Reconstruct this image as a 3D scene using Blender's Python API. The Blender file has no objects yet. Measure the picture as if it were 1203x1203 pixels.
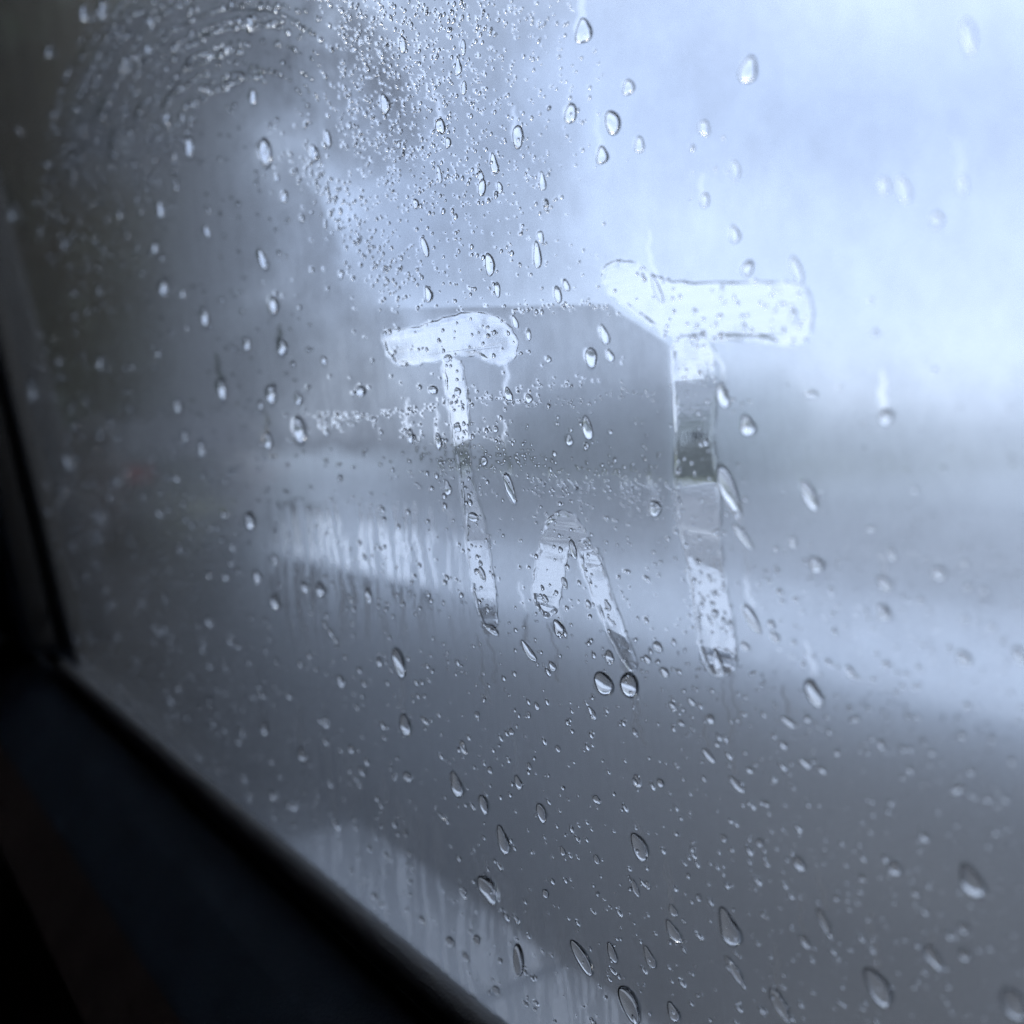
import bpy, bmesh, math, random
import numpy as np
from mathutils import Vector, Matrix
from mathutils.geometry import tessellate_polygon

random.seed(7)
rng = np.random.default_rng(7)
R = math.radians
scene = bpy.context.scene
COL = scene.collection

# ------------------------------------------------------------------ camera, sky, sun, exposure
# World frame: X = outwards through the side window, Y = along the car, Z = up. Metres.
EYE = Vector((0.0, 0.0, 1.15))
YAW, PITCH, FPX, HALF = R(37.0), R(4.2), 1100.0, 601.5
cam_d = bpy.data.cameras.new('camera')
cam = bpy.data.objects.new('camera', cam_d)
COL.objects.link(cam)
cam.location = EYE
cam.rotation_euler = (R(90) - PITCH, 0, -YAW)
cam_d.sensor_width = 36.0
cam_d.lens = FPX / (2 * HALF) * 36.0
cam_d.clip_start = 0.01
cam_d.clip_end = 3000
cam_d.dof.use_dof = True
cam_d.dof.focus_distance = 0.30
cam_d.dof.aperture_fstop = cam_d.lens / 5.2
scene.camera = cam

SUN_EL, SUN_AZ = R(48), R(62)          # azimuth from +Y towards +X
world = bpy.data.worlds.new('World')
scene.world = world
world.use_nodes = True
wn, wl = world.node_tree.nodes, world.node_tree.links
wn.clear()
w_out = wn.new('ShaderNodeOutputWorld')
w_bg = wn.new('ShaderNodeBackground'); w_bg.inputs['Strength'].default_value = 0.1
w_sky = wn.new('ShaderNodeTexSky'); w_sky.sky_type = 'NISHITA'; w_sky.sun_disc = False
w_sky.sun_elevation = SUN_EL; w_sky.sun_rotation = SUN_AZ
w_sky.air_density = 1.0; w_sky.dust_density = 2.0
w_co = wn.new('ShaderNodeTexCoord')
w_map = wn.new('ShaderNodeMapping'); w_map.inputs['Scale'].default_value = (1.0, 1.0, 2.2)
w_n = wn.new('ShaderNodeTexNoise'); w_n.inputs['Scale'].default_value = 2.6; w_n.inputs['Detail'].default_value = 5
w_r = wn.new('ShaderNodeValToRGB')
w_r.color_ramp.elements[0].position = 0.30; w_r.color_ramp.elements[0].color = (4.3, 5.4, 8.0, 1)
w_r.color_ramp.elements[1].position = 0.68; w_r.color_ramp.elements[1].color = (7.6, 8.8, 11.0, 1)
w_m = wn.new('ShaderNodeMix'); w_m.data_type = 'RGBA'; w_m.inputs['Factor'].default_value = 0.90
wl.new(w_co.outputs['Generated'], w_map.inputs['Vector'])
wl.new(w_map.outputs['Vector'], w_n.inputs['Vector'])
wl.new(w_n.outputs['Fac'], w_r.inputs['Fac'])
wl.new(w_sky.outputs['Color'], w_m.inputs['A'])
wl.new(w_r.outputs['Color'], w_m.inputs['B'])
wl.new(w_m.outputs['Result'], w_bg.inputs['Color'])
wl.new(w_bg.outputs['Background'], w_out.inputs['Surface'])

sun_d = bpy.data.lights.new('sun', 'SUN')
sun_d.energy = 0.6; sun_d.angle = R(20); sun_d.color = (1.0, 0.96, 0.9)
sun = bpy.data.objects.new('sun', sun_d); COL.objects.link(sun)
sd = Vector((math.sin(SUN_AZ) * math.cos(SUN_EL), math.cos(SUN_AZ) * math.cos(SUN_EL), math.sin(SUN_EL)))
sun.rotation_euler = sd.to_track_quat('Z', 'Y').to_euler()

vs = scene.view_settings
vs.view_transform = 'Standard'; vs.look = 'None'; vs.exposure = 0.72; vs.gamma = 1.0
vs.use_curve_mapping = False
scene.render.engine = 'CYCLES'
cy = scene.cycles
cy.max_bounces = 14; cy.transmission_bounces = 12; cy.transparent_max_bounces = 16
cy.glossy_bounces = 5; cy.diffuse_bounces = 3
cy.use_denoising = True
cy.denoising_prefilter = 'FAST'
cy.use_adaptive_sampling = True; cy.adaptive_threshold = .02
cy.sample_clamp_indirect = 6.0

# ------------------------------------------------------------------ helpers
def tag(o, label=None, cat=None, group=None, kind=None):
    if label: o['label'] = label
    if cat: o['category'] = cat
    if group: o['group'] = group
    if kind: o['kind'] = kind
    return o

def mesh_obj(name, me, mat=None, parent=None):
    o = bpy.data.objects.new(name, me)
    COL.objects.link(o)
    if mat: me.materials.clear(); me.materials.append(mat)
    if parent: o.parent = parent
    return o

def empty(name, loc=(0, 0, 0), rz=0.0):
    o = bpy.data.objects.new(name, None); COL.objects.link(o)
    o.location = loc; o.rotation_euler = (0, 0, rz); o.empty_display_size = 0.2
    return o

def from_arrays(name, v, f, smooth=False):
    """v (n,3), f (m,k) numpy"""
    me = bpy.data.meshes.new(name)
    v = np.asarray(v, dtype=np.float32); f = np.asarray(f, dtype=np.int32)
    k = f.shape[1]
    me.vertices.add(len(v)); me.vertices.foreach_set('co', v.ravel())
    me.loops.add(f.size); me.loops.foreach_set('vertex_index', f.ravel())
    me.polygons.add(len(f))
    me.polygons.foreach_set('loop_start', np.arange(0, f.size, k, dtype=np.int32))
    if smooth: me.polygons.foreach_set('use_smooth', np.ones(len(f), dtype=bool))
    me.update(calc_edges=True); me.validate()
    return me

def bm_obj(name, bm, mat, parent=None, smooth=False):
    me = bpy.data.meshes.new(name)
    bmesh.ops.recalc_face_normals(bm, faces=bm.faces)
    if smooth:
        for fc in bm.faces: fc.smooth = True
    bm.to_mesh(me); bm.free()
    return mesh_obj(name, me, mat, parent)

def box(bm, x0, x1, y0, y1, z0, z1, bevel=0.0):
    g = bmesh.ops.create_cube(bm, size=1.0)
    for v in g['verts']:
        v.co = Vector((x0 + (v.co.x + .5) * (x1 - x0), y0 + (v.co.y + .5) * (y1 - y0), z0 + (v.co.z + .5) * (z1 - z0)))
    if bevel:
        es = list({e for v in g['verts'] for e in v.link_edges})
        bmesh.ops.bevel(bm, geom=es, offset=bevel, segments=3, profile=.6, affect='EDGES')

def box_obj(name, dims, mat, parent=None, bevel=0.0):
    bm = bmesh.new(); box(bm, *dims, bevel=bevel)
    return bm_obj(name, bm, mat, parent)

def profile_y(bm, pts, y0, y1, close=True):
    """extrude an XZ polygon along Y"""
    a = [bm.verts.new((x, y0, z)) for x, z in pts]
    b = [bm.verts.new((x, y1, z)) for x, z in pts]
    n = len(pts)
    for i in range(n if close else n - 1):
        j = (i + 1) % n
        bm.faces.new((a[i], a[j], b[j], b[i]))
    if close:
        bm.faces.new(a); bm.faces.new(b[::-1])

# ------------------------------------------------------------------ materials
def mat_new(name):
    m = bpy.data.materials.new(name); m.use_nodes = True
    nt = m.node_tree; nt.nodes.clear()
    out = nt.nodes.new('ShaderNodeOutputMaterial')
    return m, nt, out

def principled(name, col, rough=.6, col2=None, nscale=8.0, bump=0.0, bscale=60.0, spec=.5, rough2=None, coat=0.0, metal=0.0, ndetail=6):
    m, nt, out = mat_new(name)
    p = nt.nodes.new('ShaderNodeBsdfPrincipled')
    p.inputs['Base Color'].default_value = (*col, 1); p.inputs['Roughness'].default_value = rough
    p.inputs['Specular IOR Level'].default_value = spec
    p.inputs['Coat Weight'].default_value = coat; p.inputs['Coat Roughness'].default_value = .06
    p.inputs['Metallic'].default_value = metal
    tc = nt.nodes.new('ShaderNodeTexCoord')
    if col2 is not None or rough2 is not None:
        n = nt.nodes.new('ShaderNodeTexNoise'); n.inputs['Scale'].default_value = nscale; n.inputs['Detail'].default_value = ndetail
        nt.links.new(tc.outputs['Object'], n.inputs['Vector'])
        mr = nt.nodes.new('ShaderNodeMapRange'); mr.inputs['From Min'].default_value = .3; mr.inputs['From Max'].default_value = .7
        nt.links.new(n.outputs['Fac'], mr.inputs['Value'])
        if col2 is not None:
            mx = nt.nodes.new('ShaderNodeMix'); mx.data_type = 'RGBA'
            mx.inputs['A'].default_value = (*col, 1); mx.inputs['B'].default_value = (*col2, 1)
            nt.links.new(mr.outputs['Result'], mx.inputs['Factor']); nt.links.new(mx.outputs['Result'], p.inputs['Base Color'])
        if rough2 is not None:
            m2 = nt.nodes.new('ShaderNodeMapRange'); m2.inputs['To Min'].default_value = rough; m2.inputs['To Max'].default_value = rough2
            nt.links.new(mr.outputs['Result'], m2.inputs['Value']); nt.links.new(m2.outputs['Result'], p.inputs['Roughness'])
    if bump:
        b = nt.nodes.new('ShaderNodeTexNoise'); b.inputs['Scale'].default_value = bscale; b.inputs['Detail'].default_value = 4
        bn = nt.nodes.new('ShaderNodeBump'); bn.inputs['Strength'].default_value = bump; bn.inputs['Distance'].default_value = .01
        nt.links.new(tc.outputs['Object'], b.inputs['Vector']); nt.links.new(b.outputs['Fac'], bn.inputs['Height'])
        nt.links.new(bn.outputs['Normal'], p.inputs['Normal'])
    nt.links.new(p.outputs['BSDF'], out.inputs['Surface'])
    return m

M = {}
M['asphalt'] = principled('wet asphalt', (.013, .014, .016), .38, (.025, .026, .029), 1.2, .25, 90, rough2=.55, spec=.35)
M['road'] = principled('wet road', (.10, .102, .108), .3, (.14, .142, .148), .8, .2, 90, rough2=.4)
M['concrete'] = principled('wet pale concrete', (.48, .5, .53), .16, (.58, .6, .62), .9, .1, 40, rough2=.3)
M['kerb'] = principled('kerb granite', (.15, .16, .175), .3, (.22, .23, .245), 14, .3, 120, rough2=.5)
M['paint'] = principled('road paint', (.78, .78, .76), .35, (.62, .62, .6), 5)
M['grass'] = principled('verge grass', (.10, .125, .06), .7, (.15, .165, .085), 3, .6, 30)
M['soil'] = principled('ground', (.12, .125, .09), .7, (.16, .16, .12), .4)
M['plastic'] = principled('dark trim plastic', (.012, .018, .027), .55, (.016, .024, .035), 30, .35, 900, spec=.2)
M['rubber'] = principled('black rubber', (.008, .008, .009), .62, (.014, .014, .015), 60, .2, 700, spec=.3)
M['cloth'] = principled('dark headlining', (.03, .03, .033), .9, (.04, .04, .044), 40, .2, 800, spec=.1)
M['brown'] = principled('dark brown leather', (.07, .048, .040), .85, (.095, .066, .054), 25, .3, 500, spec=.1)
M['own_paint'] = principled('dark blue car paint', (.015, .02, .03), .25, coat=1.0)
M['car_paint'] = principled('black car paint', (.010, .011, .013), .25, coat=1.0)
M['car_glass'] = principled('tinted car glass', (.012, .014, .016), .05)
M['tyre'] = principled('tyre', (.02, .02, .02), .8)
M['alloy'] = principled('alloy', (.4, .4, .42), .35, metal=1.0)
M['lamp_red'] = principled('red lamp lens', (.25, .01, .01), .15)
M['plate'] = principled('number plate', (.6, .58, .3), .4)
M['bark'] = principled('wet bark', (.045, .035, .028), .8, (.075, .06, .045), 9, .8, 30)
M['leaf'] = principled('dark leaf', (.028, .045, .022), .45, (.05, .075, .032), 1.7)
M['hedge'] = principled('hedge leaf', (.22, .22, .205), .5, (.30, .298, .28), 2.2)
M['render'] = principled('white render', (.74, .75, .75), .7, (.66, .67, .68), 1.2)
M['slate'] = principled('grey slate', (.27, .285, .30), .45, (.33, .345, .36), 3, .3, 20)
M['frame'] = principled('window frame', (.6, .6, .6), .5)
M['pane_dark'] = principled('house glass', (.03, .035, .04), .06)
M['door'] = principled('painted door', (.06, .09, .12), .4)
M['hill'] = principled('far hill', (.30, .31, .31), .9, (.37, .38, .38), .03)

def water_mat(name, bump=0.0, bscale=120.0):
    m, nt, out = mat_new(name)
    g = nt.nodes.new('ShaderNodeBsdfGlass'); g.inputs['IOR'].default_value = 1.333; g.inputs['Roughness'].default_value = 0.0
    if bump:
        tc = nt.nodes.new('ShaderNodeTexCoord')
        mp = nt.nodes.new('ShaderNodeMapping'); mp.inputs['Scale'].default_value = (1, 1, .35)
        b = nt.nodes.new('ShaderNodeTexNoise'); b.inputs['Scale'].default_value = bscale; b.inputs['Detail'].default_value = 3
        bn = nt.nodes.new('ShaderNodeBump'); bn.inputs['Strength'].default_value = bump; bn.inputs['Distance'].default_value = .001
        nt.links.new(tc.outputs['Object'], mp.inputs['Vector']); nt.links.new(mp.outputs['Vector'], b.inputs['Vector'])
        nt.links.new(b.outputs['Fac'], bn.inputs['Height']); nt.links.new(bn.outputs['Normal'], g.inputs['Normal'])
    nt.links.new(g.outputs['BSDF'], out.inputs['Surface'])
    return m
M['water'] = water_mat('clear water')
M['water_film'] = water_mat('thin wiped water', .35, 260)

def glass_mat():
    m, nt, out = mat_new('car window glass')
    t = nt.nodes.new('ShaderNodeBsdfTransparent'); t.inputs['Color'].default_value = (.965, .98, .985, 1)
    g = nt.nodes.new('ShaderNodeBsdfGlossy'); g.inputs['Roughness'].default_value = .0
    lw = nt.nodes.new('ShaderNodeLayerWeight'); lw.inputs['Blend'].default_value = .5
    pw = nt.nodes.new('ShaderNodeMath'); pw.operation = 'POWER'; pw.inputs[1].default_value = 5.0
    fr = nt.nodes.new('ShaderNodeMath'); fr.operation = 'MULTIPLY_ADD'; fr.inputs[1].default_value = .96; fr.inputs[2].default_value = .04
    nt.links.new(lw.outputs['Facing'], pw.inputs[0]); nt.links.new(pw.outputs[0], fr.inputs[0])
    mx = nt.nodes.new('ShaderNodeMixShader')
    nt.links.new(fr.outputs[0], mx.inputs['Fac']); nt.links.new(t.outputs[0], mx.inputs[1]); nt.links.new(g.outputs[0], mx.inputs[2])
    nt.links.new(mx.outputs[0], out.inputs['Surface'])
    return m
M['glass'] = glass_mat()

def fog_mat():
    """condensation: clear where 'mist' is 0; forward-scattering where thin; white and diffusing where 'haze' is thick"""
    m, nt, out = mat_new('window condensation')
    N, L = nt.nodes, nt.links
    tr = N.new('ShaderNodeBsdfTransparent')
    rf = N.new('ShaderNodeBsdfRefraction'); rf.distribution = 'BECKMANN'
    rf.inputs['IOR'].default_value = 1.058; rf.inputs['Roughness'].default_value = 1.0; rf.inputs['Color'].default_value = (.84, .865, .89, 1)
    tl = N.new('ShaderNodeBsdfTranslucent'); tl.inputs['Color'].default_value = (.215, .222, .238, 1)
    a1 = N.new('ShaderNodeAttribute'); a1.attribute_name = 'mist'
    a2 = N.new('ShaderNodeAttribute'); a2.attribute_name = 'haze'
    m1 = N.new('ShaderNodeMixShader'); m2 = N.new('ShaderNodeMixShader')
    L.new(a2.outputs['Fac'], m1.inputs['Fac']); L.new(rf.outputs[0], m1.inputs[1]); L.new(tl.outputs[0], m1.inputs[2])
    L.new(a1.outputs['Fac'], m2.inputs['Fac']); L.new(tr.outputs[0], m2.inputs[1]); L.new(m1.outputs[0], m2.inputs[2])
    L.new(m2.outputs[0], out.inputs['Surface'])
    return m
M['fog'] = fog_mat()

# ------------------------------------------------------------------ the glass plane
TILT = R(5.0)
P0 = np.array([0.18, 0.0, 1.15])
NRM = np.array([math.cos(TILT), 0.0, math.sin(TILT)])          # outwards
EU = np.array([0.0, 1.0, 0.0]); EV = np.array([-math.sin(TILT), 0.0, math.cos(TILT)])
_s, _c, _sp, _cp = math.sin(YAW), math.cos(YAW), math.sin(PITCH), math.cos(PITCH)
FW = np.array([_s * _cp, _c * _cp, -_sp]); RT = np.array([_c, -_s, 0.0]); UP = np.array([_s * _sp, _c * _sp, _cp])
E0 = np.array(EYE)

def uv(x, y):
    """measured photo position -> (along, up) coordinates on the glass"""
    x = np.asarray(x, float)[..., None]; y = np.asarray(y, float)[..., None]
    d = FW + RT * (x - HALF) / FPX - UP * (y - HALF) / FPX
    t = ((P0 - E0) @ NRM) / (d @ NRM)
    p = E0 + d * t[..., None] - P0
    return np.stack([p @ EU, p @ EV], -1)

def pt(q, off=0.0):
    """glass coordinates -> world, off metres inwards (towards the cabin)"""
    q = np.asarray(q, float)
    return P0 + q[..., 0:1] * EU + q[..., 1:2] * EV - off * NRM

# ------------------------------------------------------------------ ground, road, kerbs
def sheet(name, x0, x1, z, mat, y0=-60, y1=400, kind='structure'):
    o = box_obj(name, (x0, x1, y0, y1, z - .1, z), mat)
    o['kind'] = kind
    return o
g = bpy.data.meshes.new('ground')
g.from_pydata([(-1500, -1500, -.03), (2500, -1500, -.03), (2500, 2500, -.03), (-1500, 2500, -.03)], [], [(0, 1, 2, 3)])
tag(mesh_obj('ground', g, M['soil']), kind='structure')
sheet('lane', -6, 3.75, 0.0, M['asphalt'])
sheet('forecourt_pavement', 3.75, 6.2, 0.06, M['concrete'])
sheet('gutter', 6.2, 6.75, 0.0, M['asphalt'])
sheet('road', 6.75, 16.0, 0.004, M['road'])
sheet('far_pavement', 16.0, 19.5, 0.10, M['concrete'])
sheet('grass_verge', 19.5, 60, 0.03, M['grass'])
dr = box_obj('driveway', (19.5, 45, -14, 18, -.05, .045), M['concrete']); dr['kind'] = 'structure'
ln = box_obj('road_line', (8.75, 9.1, -60, 400, 0.0, .009), M['paint']); ln['kind'] = 'structure'
# kerb stones along the near edge of the lane
kerb = empty('kerb', (0, 0, 0)); kerb['kind'] = 'structure'
bm = bmesh.new(); box(bm, -.13, .13, -.445, .445, -.12, .10, bevel=.02)
kme = bpy.data.meshes.new('kerb_stone'); bm.to_mesh(kme); bm.free(); kme.materials.append(M['kerb'])
for i in range(4):
    k = bpy.data.objects.new('kerb_stone', kme); COL.objects.link(k); k.parent = kerb
    k.location = (1.065 + random.uniform(-.006, .006), -.85 + i * .90, random.uniform(-.006, .004))

# ------------------------------------------------------------------ far hill, houses, hedge, trees, parked car
def hill():
    n = 90; az = np.linspace(R(-30), R(110), n)
    v = []; f = []
    for k in range(4):
        for i, a in enumerate(az):
            t_ = min(1, max(0, (a - R(38)) / R(14))); h = (7 + 2 * math.sin(a * 9) + t_ * t_ * (3 - 2 * t_) * (9 + 4 * math.sin(a * 5.1 + 1))) * (0, .55, .9, 1.0)[k]
            r = 520 + k * 70
            v.append((r * math.sin(a), r * math.cos(a), h - .5))
    for k in range(3):
        for i in range(n - 1):
            f.append((k * n + i, k * n + i + 1, (k + 1) * n + i + 1, (k + 1) * n + i))
    o = mesh_obj('hill', from_arrays('hill', v, f, True), M['hill']); o['kind'] = 'structure'
hill()

def house(loc, rz, w, d, hw, hr, label, chim=True):
    t = empty('house', loc, rz); tag(t, label, 'house')
    # local: front faces -Y, width along X
    box_obj('wall', (-w / 2, w / 2, 0, d, 0, hw), M['render'], t)
    bm = bmesh.new()
    e = .4
    pts = [(-e, hw - .05), (d / 2, hw + hr), (d + e, hw - .05), (d + e, hw + .12), (d / 2, hw + hr + .2), (-e, hw + .12)]
    a = [bm.verts.new((-w / 2 - e, y, z)) for y, z in pts]; b = [bm.verts.new((w / 2 + e, y, z)) for y, z in pts]
    for i in range(6):
        j = (i + 1) % 6; bm.faces.new((a[i], a[j], b[j], b[i]))
    for q in (a, b):
        bm.faces.new((q[0], q[1], q[4], q[5])); bm.faces.new((q[1], q[2], q[3], q[4]))
    rf = bm_obj('roof', bm, M['slate'], t)
    for sx in (-1, 1):
        bm = bmesh.new()
        x = sx * w / 2 - sx * .02
        bm.faces.new([bm.verts.new(p) for p in ((x, 0, hw), (x, d, hw), (x, d / 2, hw + hr))])
        bm_obj('gable', bm, M['render'], t)
    if chim: box_obj('chimney', (w * .25, w * .25 + .8, d / 2 - .35, d / 2 + .35, hw + hr - .6, hw + hr + 1.1), M['render'], rf)
    n = max(2, int(w // 4))
    for i in range(n):
        x = -w / 2 + (i + .5) * w / n
        if i == n // 2:
            box_obj('door', (x - .5, x + .5, -.06, .02, 0.02, 2.1), M['door'], t, .01); continue
        wf = box_obj('window', (x - .75, x + .75, -.07, .02, 1.0, 2.2), M['frame'], t, .01)
        for s in (0, 1):
            box_obj('pane', (x - .68 + s * .71, x - .03 + s * .71, -.085, -.065, 1.08, 2.12), M['pane_dark'], wf)
    return t
house((45, 49, 0), R(-90), 22, 9, 2.9, 2.6, 'long white bungalow with grey roof beyond the hedge')
house((112, 72, 0), R(-84), 15, 8, 2.8, 2.5, 'smaller white house with grey roof far beyond the driveway')

def leaf_cloud(name, centres, n, size, mat, parent):
    """n little leaf quads spread through a set of ellipsoids (cx,cy,cz,rx,ry,rz)"""
    c = np.array(centres); w = (c[:, 3] * c[:, 4] * c[:, 5]); w = w / w.sum()
    k = rng.choice(len(c), n, p=w)
    d = rng.normal(size=(n, 3)); d /= np.linalg.norm(d, axis=1)[:, None]
    r = rng.random(n) ** .45
    p = c[k, :3] + d * r[:, None] * c[k, 3:]
    a = rng.normal(size=(n, 3)); a /= np.linalg.norm(a, axis=1)[:, None]
    b = np.cross(a, rng.normal(size=(n, 3))); b /= np.linalg.norm(b, axis=1)[:, None]
    s = size * rng.uniform(.6, 1.4, n)[:, None]
    v = np.stack([p - a * s, p + b * s * .5, p + a * s, p - b * s * .5], 1).reshape(-1, 3)
    f = np.arange(4 * n).reshape(-1, 4)
    return mesh_obj(name, from_arrays(name, v, f), mat, parent)

def limb(bm, a, b, ra, rb, seg=8):
    a, b = Vector(a), Vector(b); d = (b - a).normalized()
    u = d.orthogonal().normalized(); w = d.cross(u)
    ring = []
    for c, r in ((a, ra), (b, rb)):
        ring.append([bm.verts.new(c + (u * math.cos(t) + w * math.sin(t)) * r) for t in [2 * math.pi * i / seg for i in range(seg)]])
    for i in range(seg):
        j = (i + 1) % seg
        bm.faces.new((ring[0][i], ring[0][j], ring[1][j], ring[1][i]))

def tree(loc, h, cr, label, n=9000, leaf=.16, zlo=.3):
    t = empty('tree', loc); tag(t, label, 'tree', 'trees beyond the parked car')
    bm = bmesh.new(); r0 = h * .028
    limb(bm, (0, 0, 0), (.1, .05, h * .32), r0, r0 * .75); limb(bm, (.1, .05, h * .32), (.0, .2, h * .8), r0 * .75, r0 * .2)
    cs = []
    for i in range(15):
        a = random.uniform(0, 2 * math.pi); z = random.uniform(zlo, .92)
        rr = cr * (1.05 - abs(z - (zlo + .2)) * 1.2) * random.uniform(.45, 1.0)
        e = (rr * math.cos(a), rr * math.sin(a), h * z)
        limb(bm, (.05, .1, h * (z * .6 + .08)), e, r0 * .35, r0 * .08, 6)
        s = cr * random.uniform(.34, .6)
        cs.append((*e, s, s, s * .75))
    bm_obj('trunk', bm, M['bark'], t, True)
    leaf_cloud('crown', cs, n, leaf, M['leaf'], t)
    return t
tree((1.8, 16.5, 0), 14, 4.2, 'tall dark leafy tree deepest behind the window pillar', 24000, .26)
tree((1.0, 25, .0), 16, 4.8, 'dark leafy tree farthest up the lane behind the pillar', 16000, .3)
tree((6.6, 26, .0), 9.4, 3.0, 'dark tree with a high crown on a bare trunk behind the conifer', 12000, .22, .58)
tree((17.6, 44, .1), 9, 3.2, 'smaller round tree on the far pavement before the hedge', 8000)

def conifer(loc, h, r, label, n=34000):
    t = empty('conifer', loc); tag(t, label, 'tree', 'trees beyond the parked car')
    bm = bmesh.new(); limb(bm, (0, 0, 0), (0, .1, h * .5), .24, .15); limb(bm, (0, .1, h * .5), (.05, .05, h * .97), .15, .03)
    cs = []
    for i in range(46):
        z = (i + .5) / 46; a = i * 2.4
        rr_ = r * (1 - z) ** .8 * random.uniform(.5, .75) + .1; zz = h * (.07 + .92 * z)
        e = (rr_ * math.cos(a), rr_ * math.sin(a), zz - .12 * rr_)
        limb(bm, (0, .08, zz), e, .06, .015, 5)
        s_ = max(.35, r * (1 - z) * .42); cs.append((*e, s_, s_, s_ * .45 + .2))
        cs.append((e[0] * .35, e[1] * .35, zz, s_ * .8, s_ * .8, s_ * .5 + .2))
    bm_obj('trunk', bm, M['bark'], t, True)
    leaf_cloud('crown', cs, n, .17, M['leaf'], t)
conifer((4.2, 18.7, .06), 8.4, 4.3, 'tall dark conifer standing on the paving beyond the parked car')
hd = empty('hedge', (24.6, 0, 0)); tag(hd, 'long clipped olive hedge across the road', 'hedge')
bm = bmesh.new(); box(bm, -.55, .55, 19, 175, .02, .98); bm_obj('core', bm, M['hedge'], hd)
cs = [(random.uniform(-.15, .15), y, random.uniform(.42, .58), .7, 1.3, .66) for y in np.arange(19, 175, 1.3)]
leaf_cloud('foliage', cs, 26000, .11, M['hedge'], hd)

def parked_car(loc):
    t = empty('parked_car', loc); tag(t, 'black hatchback parked ahead at the lane edge, seen from behind', 'car')
    # rear at y=0, front at y=4.2, x across
    prof = [(0.02, .38), (0, .75), (.10, 1.0), (.55, 1.42), (1.2, 1.5), (2.3, 1.46), (3.0, 1.02), (3.9, .90), (4.18, .70), (4.2, .36), (3.6, .26), (.5, .26)]
    bm = bmesh.new(); rows = []
    for k, (fx, s) in enumerate(((-.86, 1), (-.78, 1.0), (.78, 1.0), (.86, 1))):
        row = []
        for (y, z) in prof:
            tum = 0 if z < .95 else (z - .95) * .38
            x = fx * (1 - tum * .45); zz = z - (.03 if abs(fx) > .8 else 0) ; yy = y + ((.04 if y < 2 else -.04) if abs(fx) > .8 else 0)
            row.append(bm.verts.new((x, yy, zz)))
        rows.append(row)
    n = len(prof)
    for k in range(3):
        for i in range(n):
            j = (i + 1) % n; bm.faces.new((rows[k][i], rows[k][j], rows[k + 1][j], rows[k + 1][i]))
    bm.faces.new(rows[0][::-1]); bm.faces.new(rows[3])
    body = bm_obj('body', bm, M['car_paint'], t)
    bv = body.modifiers.new('bev', 'BEVEL'); bv.width = .05; bv.segments = 3; bv.limit_method = 'ANGLE'
    def quad(name, pts, mat):
        bm = bmesh.new(); fc = bm.faces.new([bm.verts.new(p) for p in pts])
        r_ = bmesh.ops.extrude_face_region(bm, geom=[fc]); nrm = fc.normal if fc.normal.length else Vector((0, -1, 0))
        fc.normal_update(); nrm = fc.normal.copy()
        for e in r_['geom']:
            if isinstance(e, bmesh.types.BMVert): e.co += nrm * .015
        return bm_obj(name, bm, mat, t)
    quad('rear_window', [(-.6, .13, 1.03), (.6, .13, 1.03), (.5, .47, 1.36), (-.5, .47, 1.36)], M['car_glass'])
    for s in (-1, 1):
        pp = [(s * .862, .55, 1.0), (s * .862, 2.9, .99), (s * .80, 2.25, 1.38), (s * .80, .85, 1.38)]
        quad('side_window', pp if s > 0 else pp[::-1], M['car_glass'])
        box_obj('tail_light', (s * .70 - .12, s * .70 + .12, -.03, .1, .76, .93), M['lamp_red'], t, .02)
        for y in (.8, 3.4):
            w = bmesh.new()
            bmesh.ops.create_cone(w, cap_ends=True, segments=28, radius1=.31, radius2=.31, depth=.2, matrix=Matrix.Translation((s * .80, y, .31)) @ Matrix.Rotation(R(90), 4, 'Y'))
            wo = bm_obj('wheel', w, M['tyre'], t)
            w = bmesh.new()
            bmesh.ops.create_cone(w, cap_ends=True, segments=20, radius1=.2, radius2=.18, depth=.03, matrix=Matrix.Translation((s * .905, y, .31)) @ Matrix.Rotation(R(90) * s, 4, 'Y'))
            bm_obj('rim', w, M['alloy'], wo)
    box_obj('bumper', (-.84, .84, -.07, .2, .36, .62), M['car_paint'], t, .05)
    box_obj('number_plate', (-.26, .26, -.085, -.072, .44, .56), M['plate'], t)
parked_car((3.35, 9.6, 0))

# ------------------------------------------------------------------ own car: shell, door, pillar, seals, pane
car = empty('car', (0, 0, 0)); tag(car, 'dark car interior seen around the fogged side window', 'car')
corner = uv(92, 778)                   # lower front corner of the glass opening
v_sill = float(uv(620, 1203)[1])       # height of the sill line on the glass
v_sill = (v_sill + float(corner[1])) / 2
u_front = float(corner[0])
ptop = uv(0, 400)                      # the pillar leans away upwards
lean = (float(ptop[0]) - u_front) / (float(ptop[1]) - v_sill)
U_BACK, V_TOP = -.45, .52
def zq(v): return float(pt(np.array([0, v]))[2])
def xq(v, off=0): return float(pt(np.array([0, v]), off)[0])

# pane (slab of tempered glass, runs down into the door)
bm = bmesh.new()
q = [(U_BACK, v_sill - .05), (u_front + .02 - lean * .0, v_sill - .05), (u_front + .02 + lean * (V_TOP - v_sill), V_TOP), (U_BACK, V_TOP)]
a = [bm.verts.new(pt(np.array(c), .0050)) for c in q]; b = [bm.verts.new(pt(np.array(c), .0010)) for c in q]
bm.faces.new(a); bm.faces.new(b[::-1])
for i in range(4):
    j = (i + 1) % 4; bm.faces.new((a[i], b[i], b[j], a[j]))
bm_obj('window_pane', bm, M['glass'], car)

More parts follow.
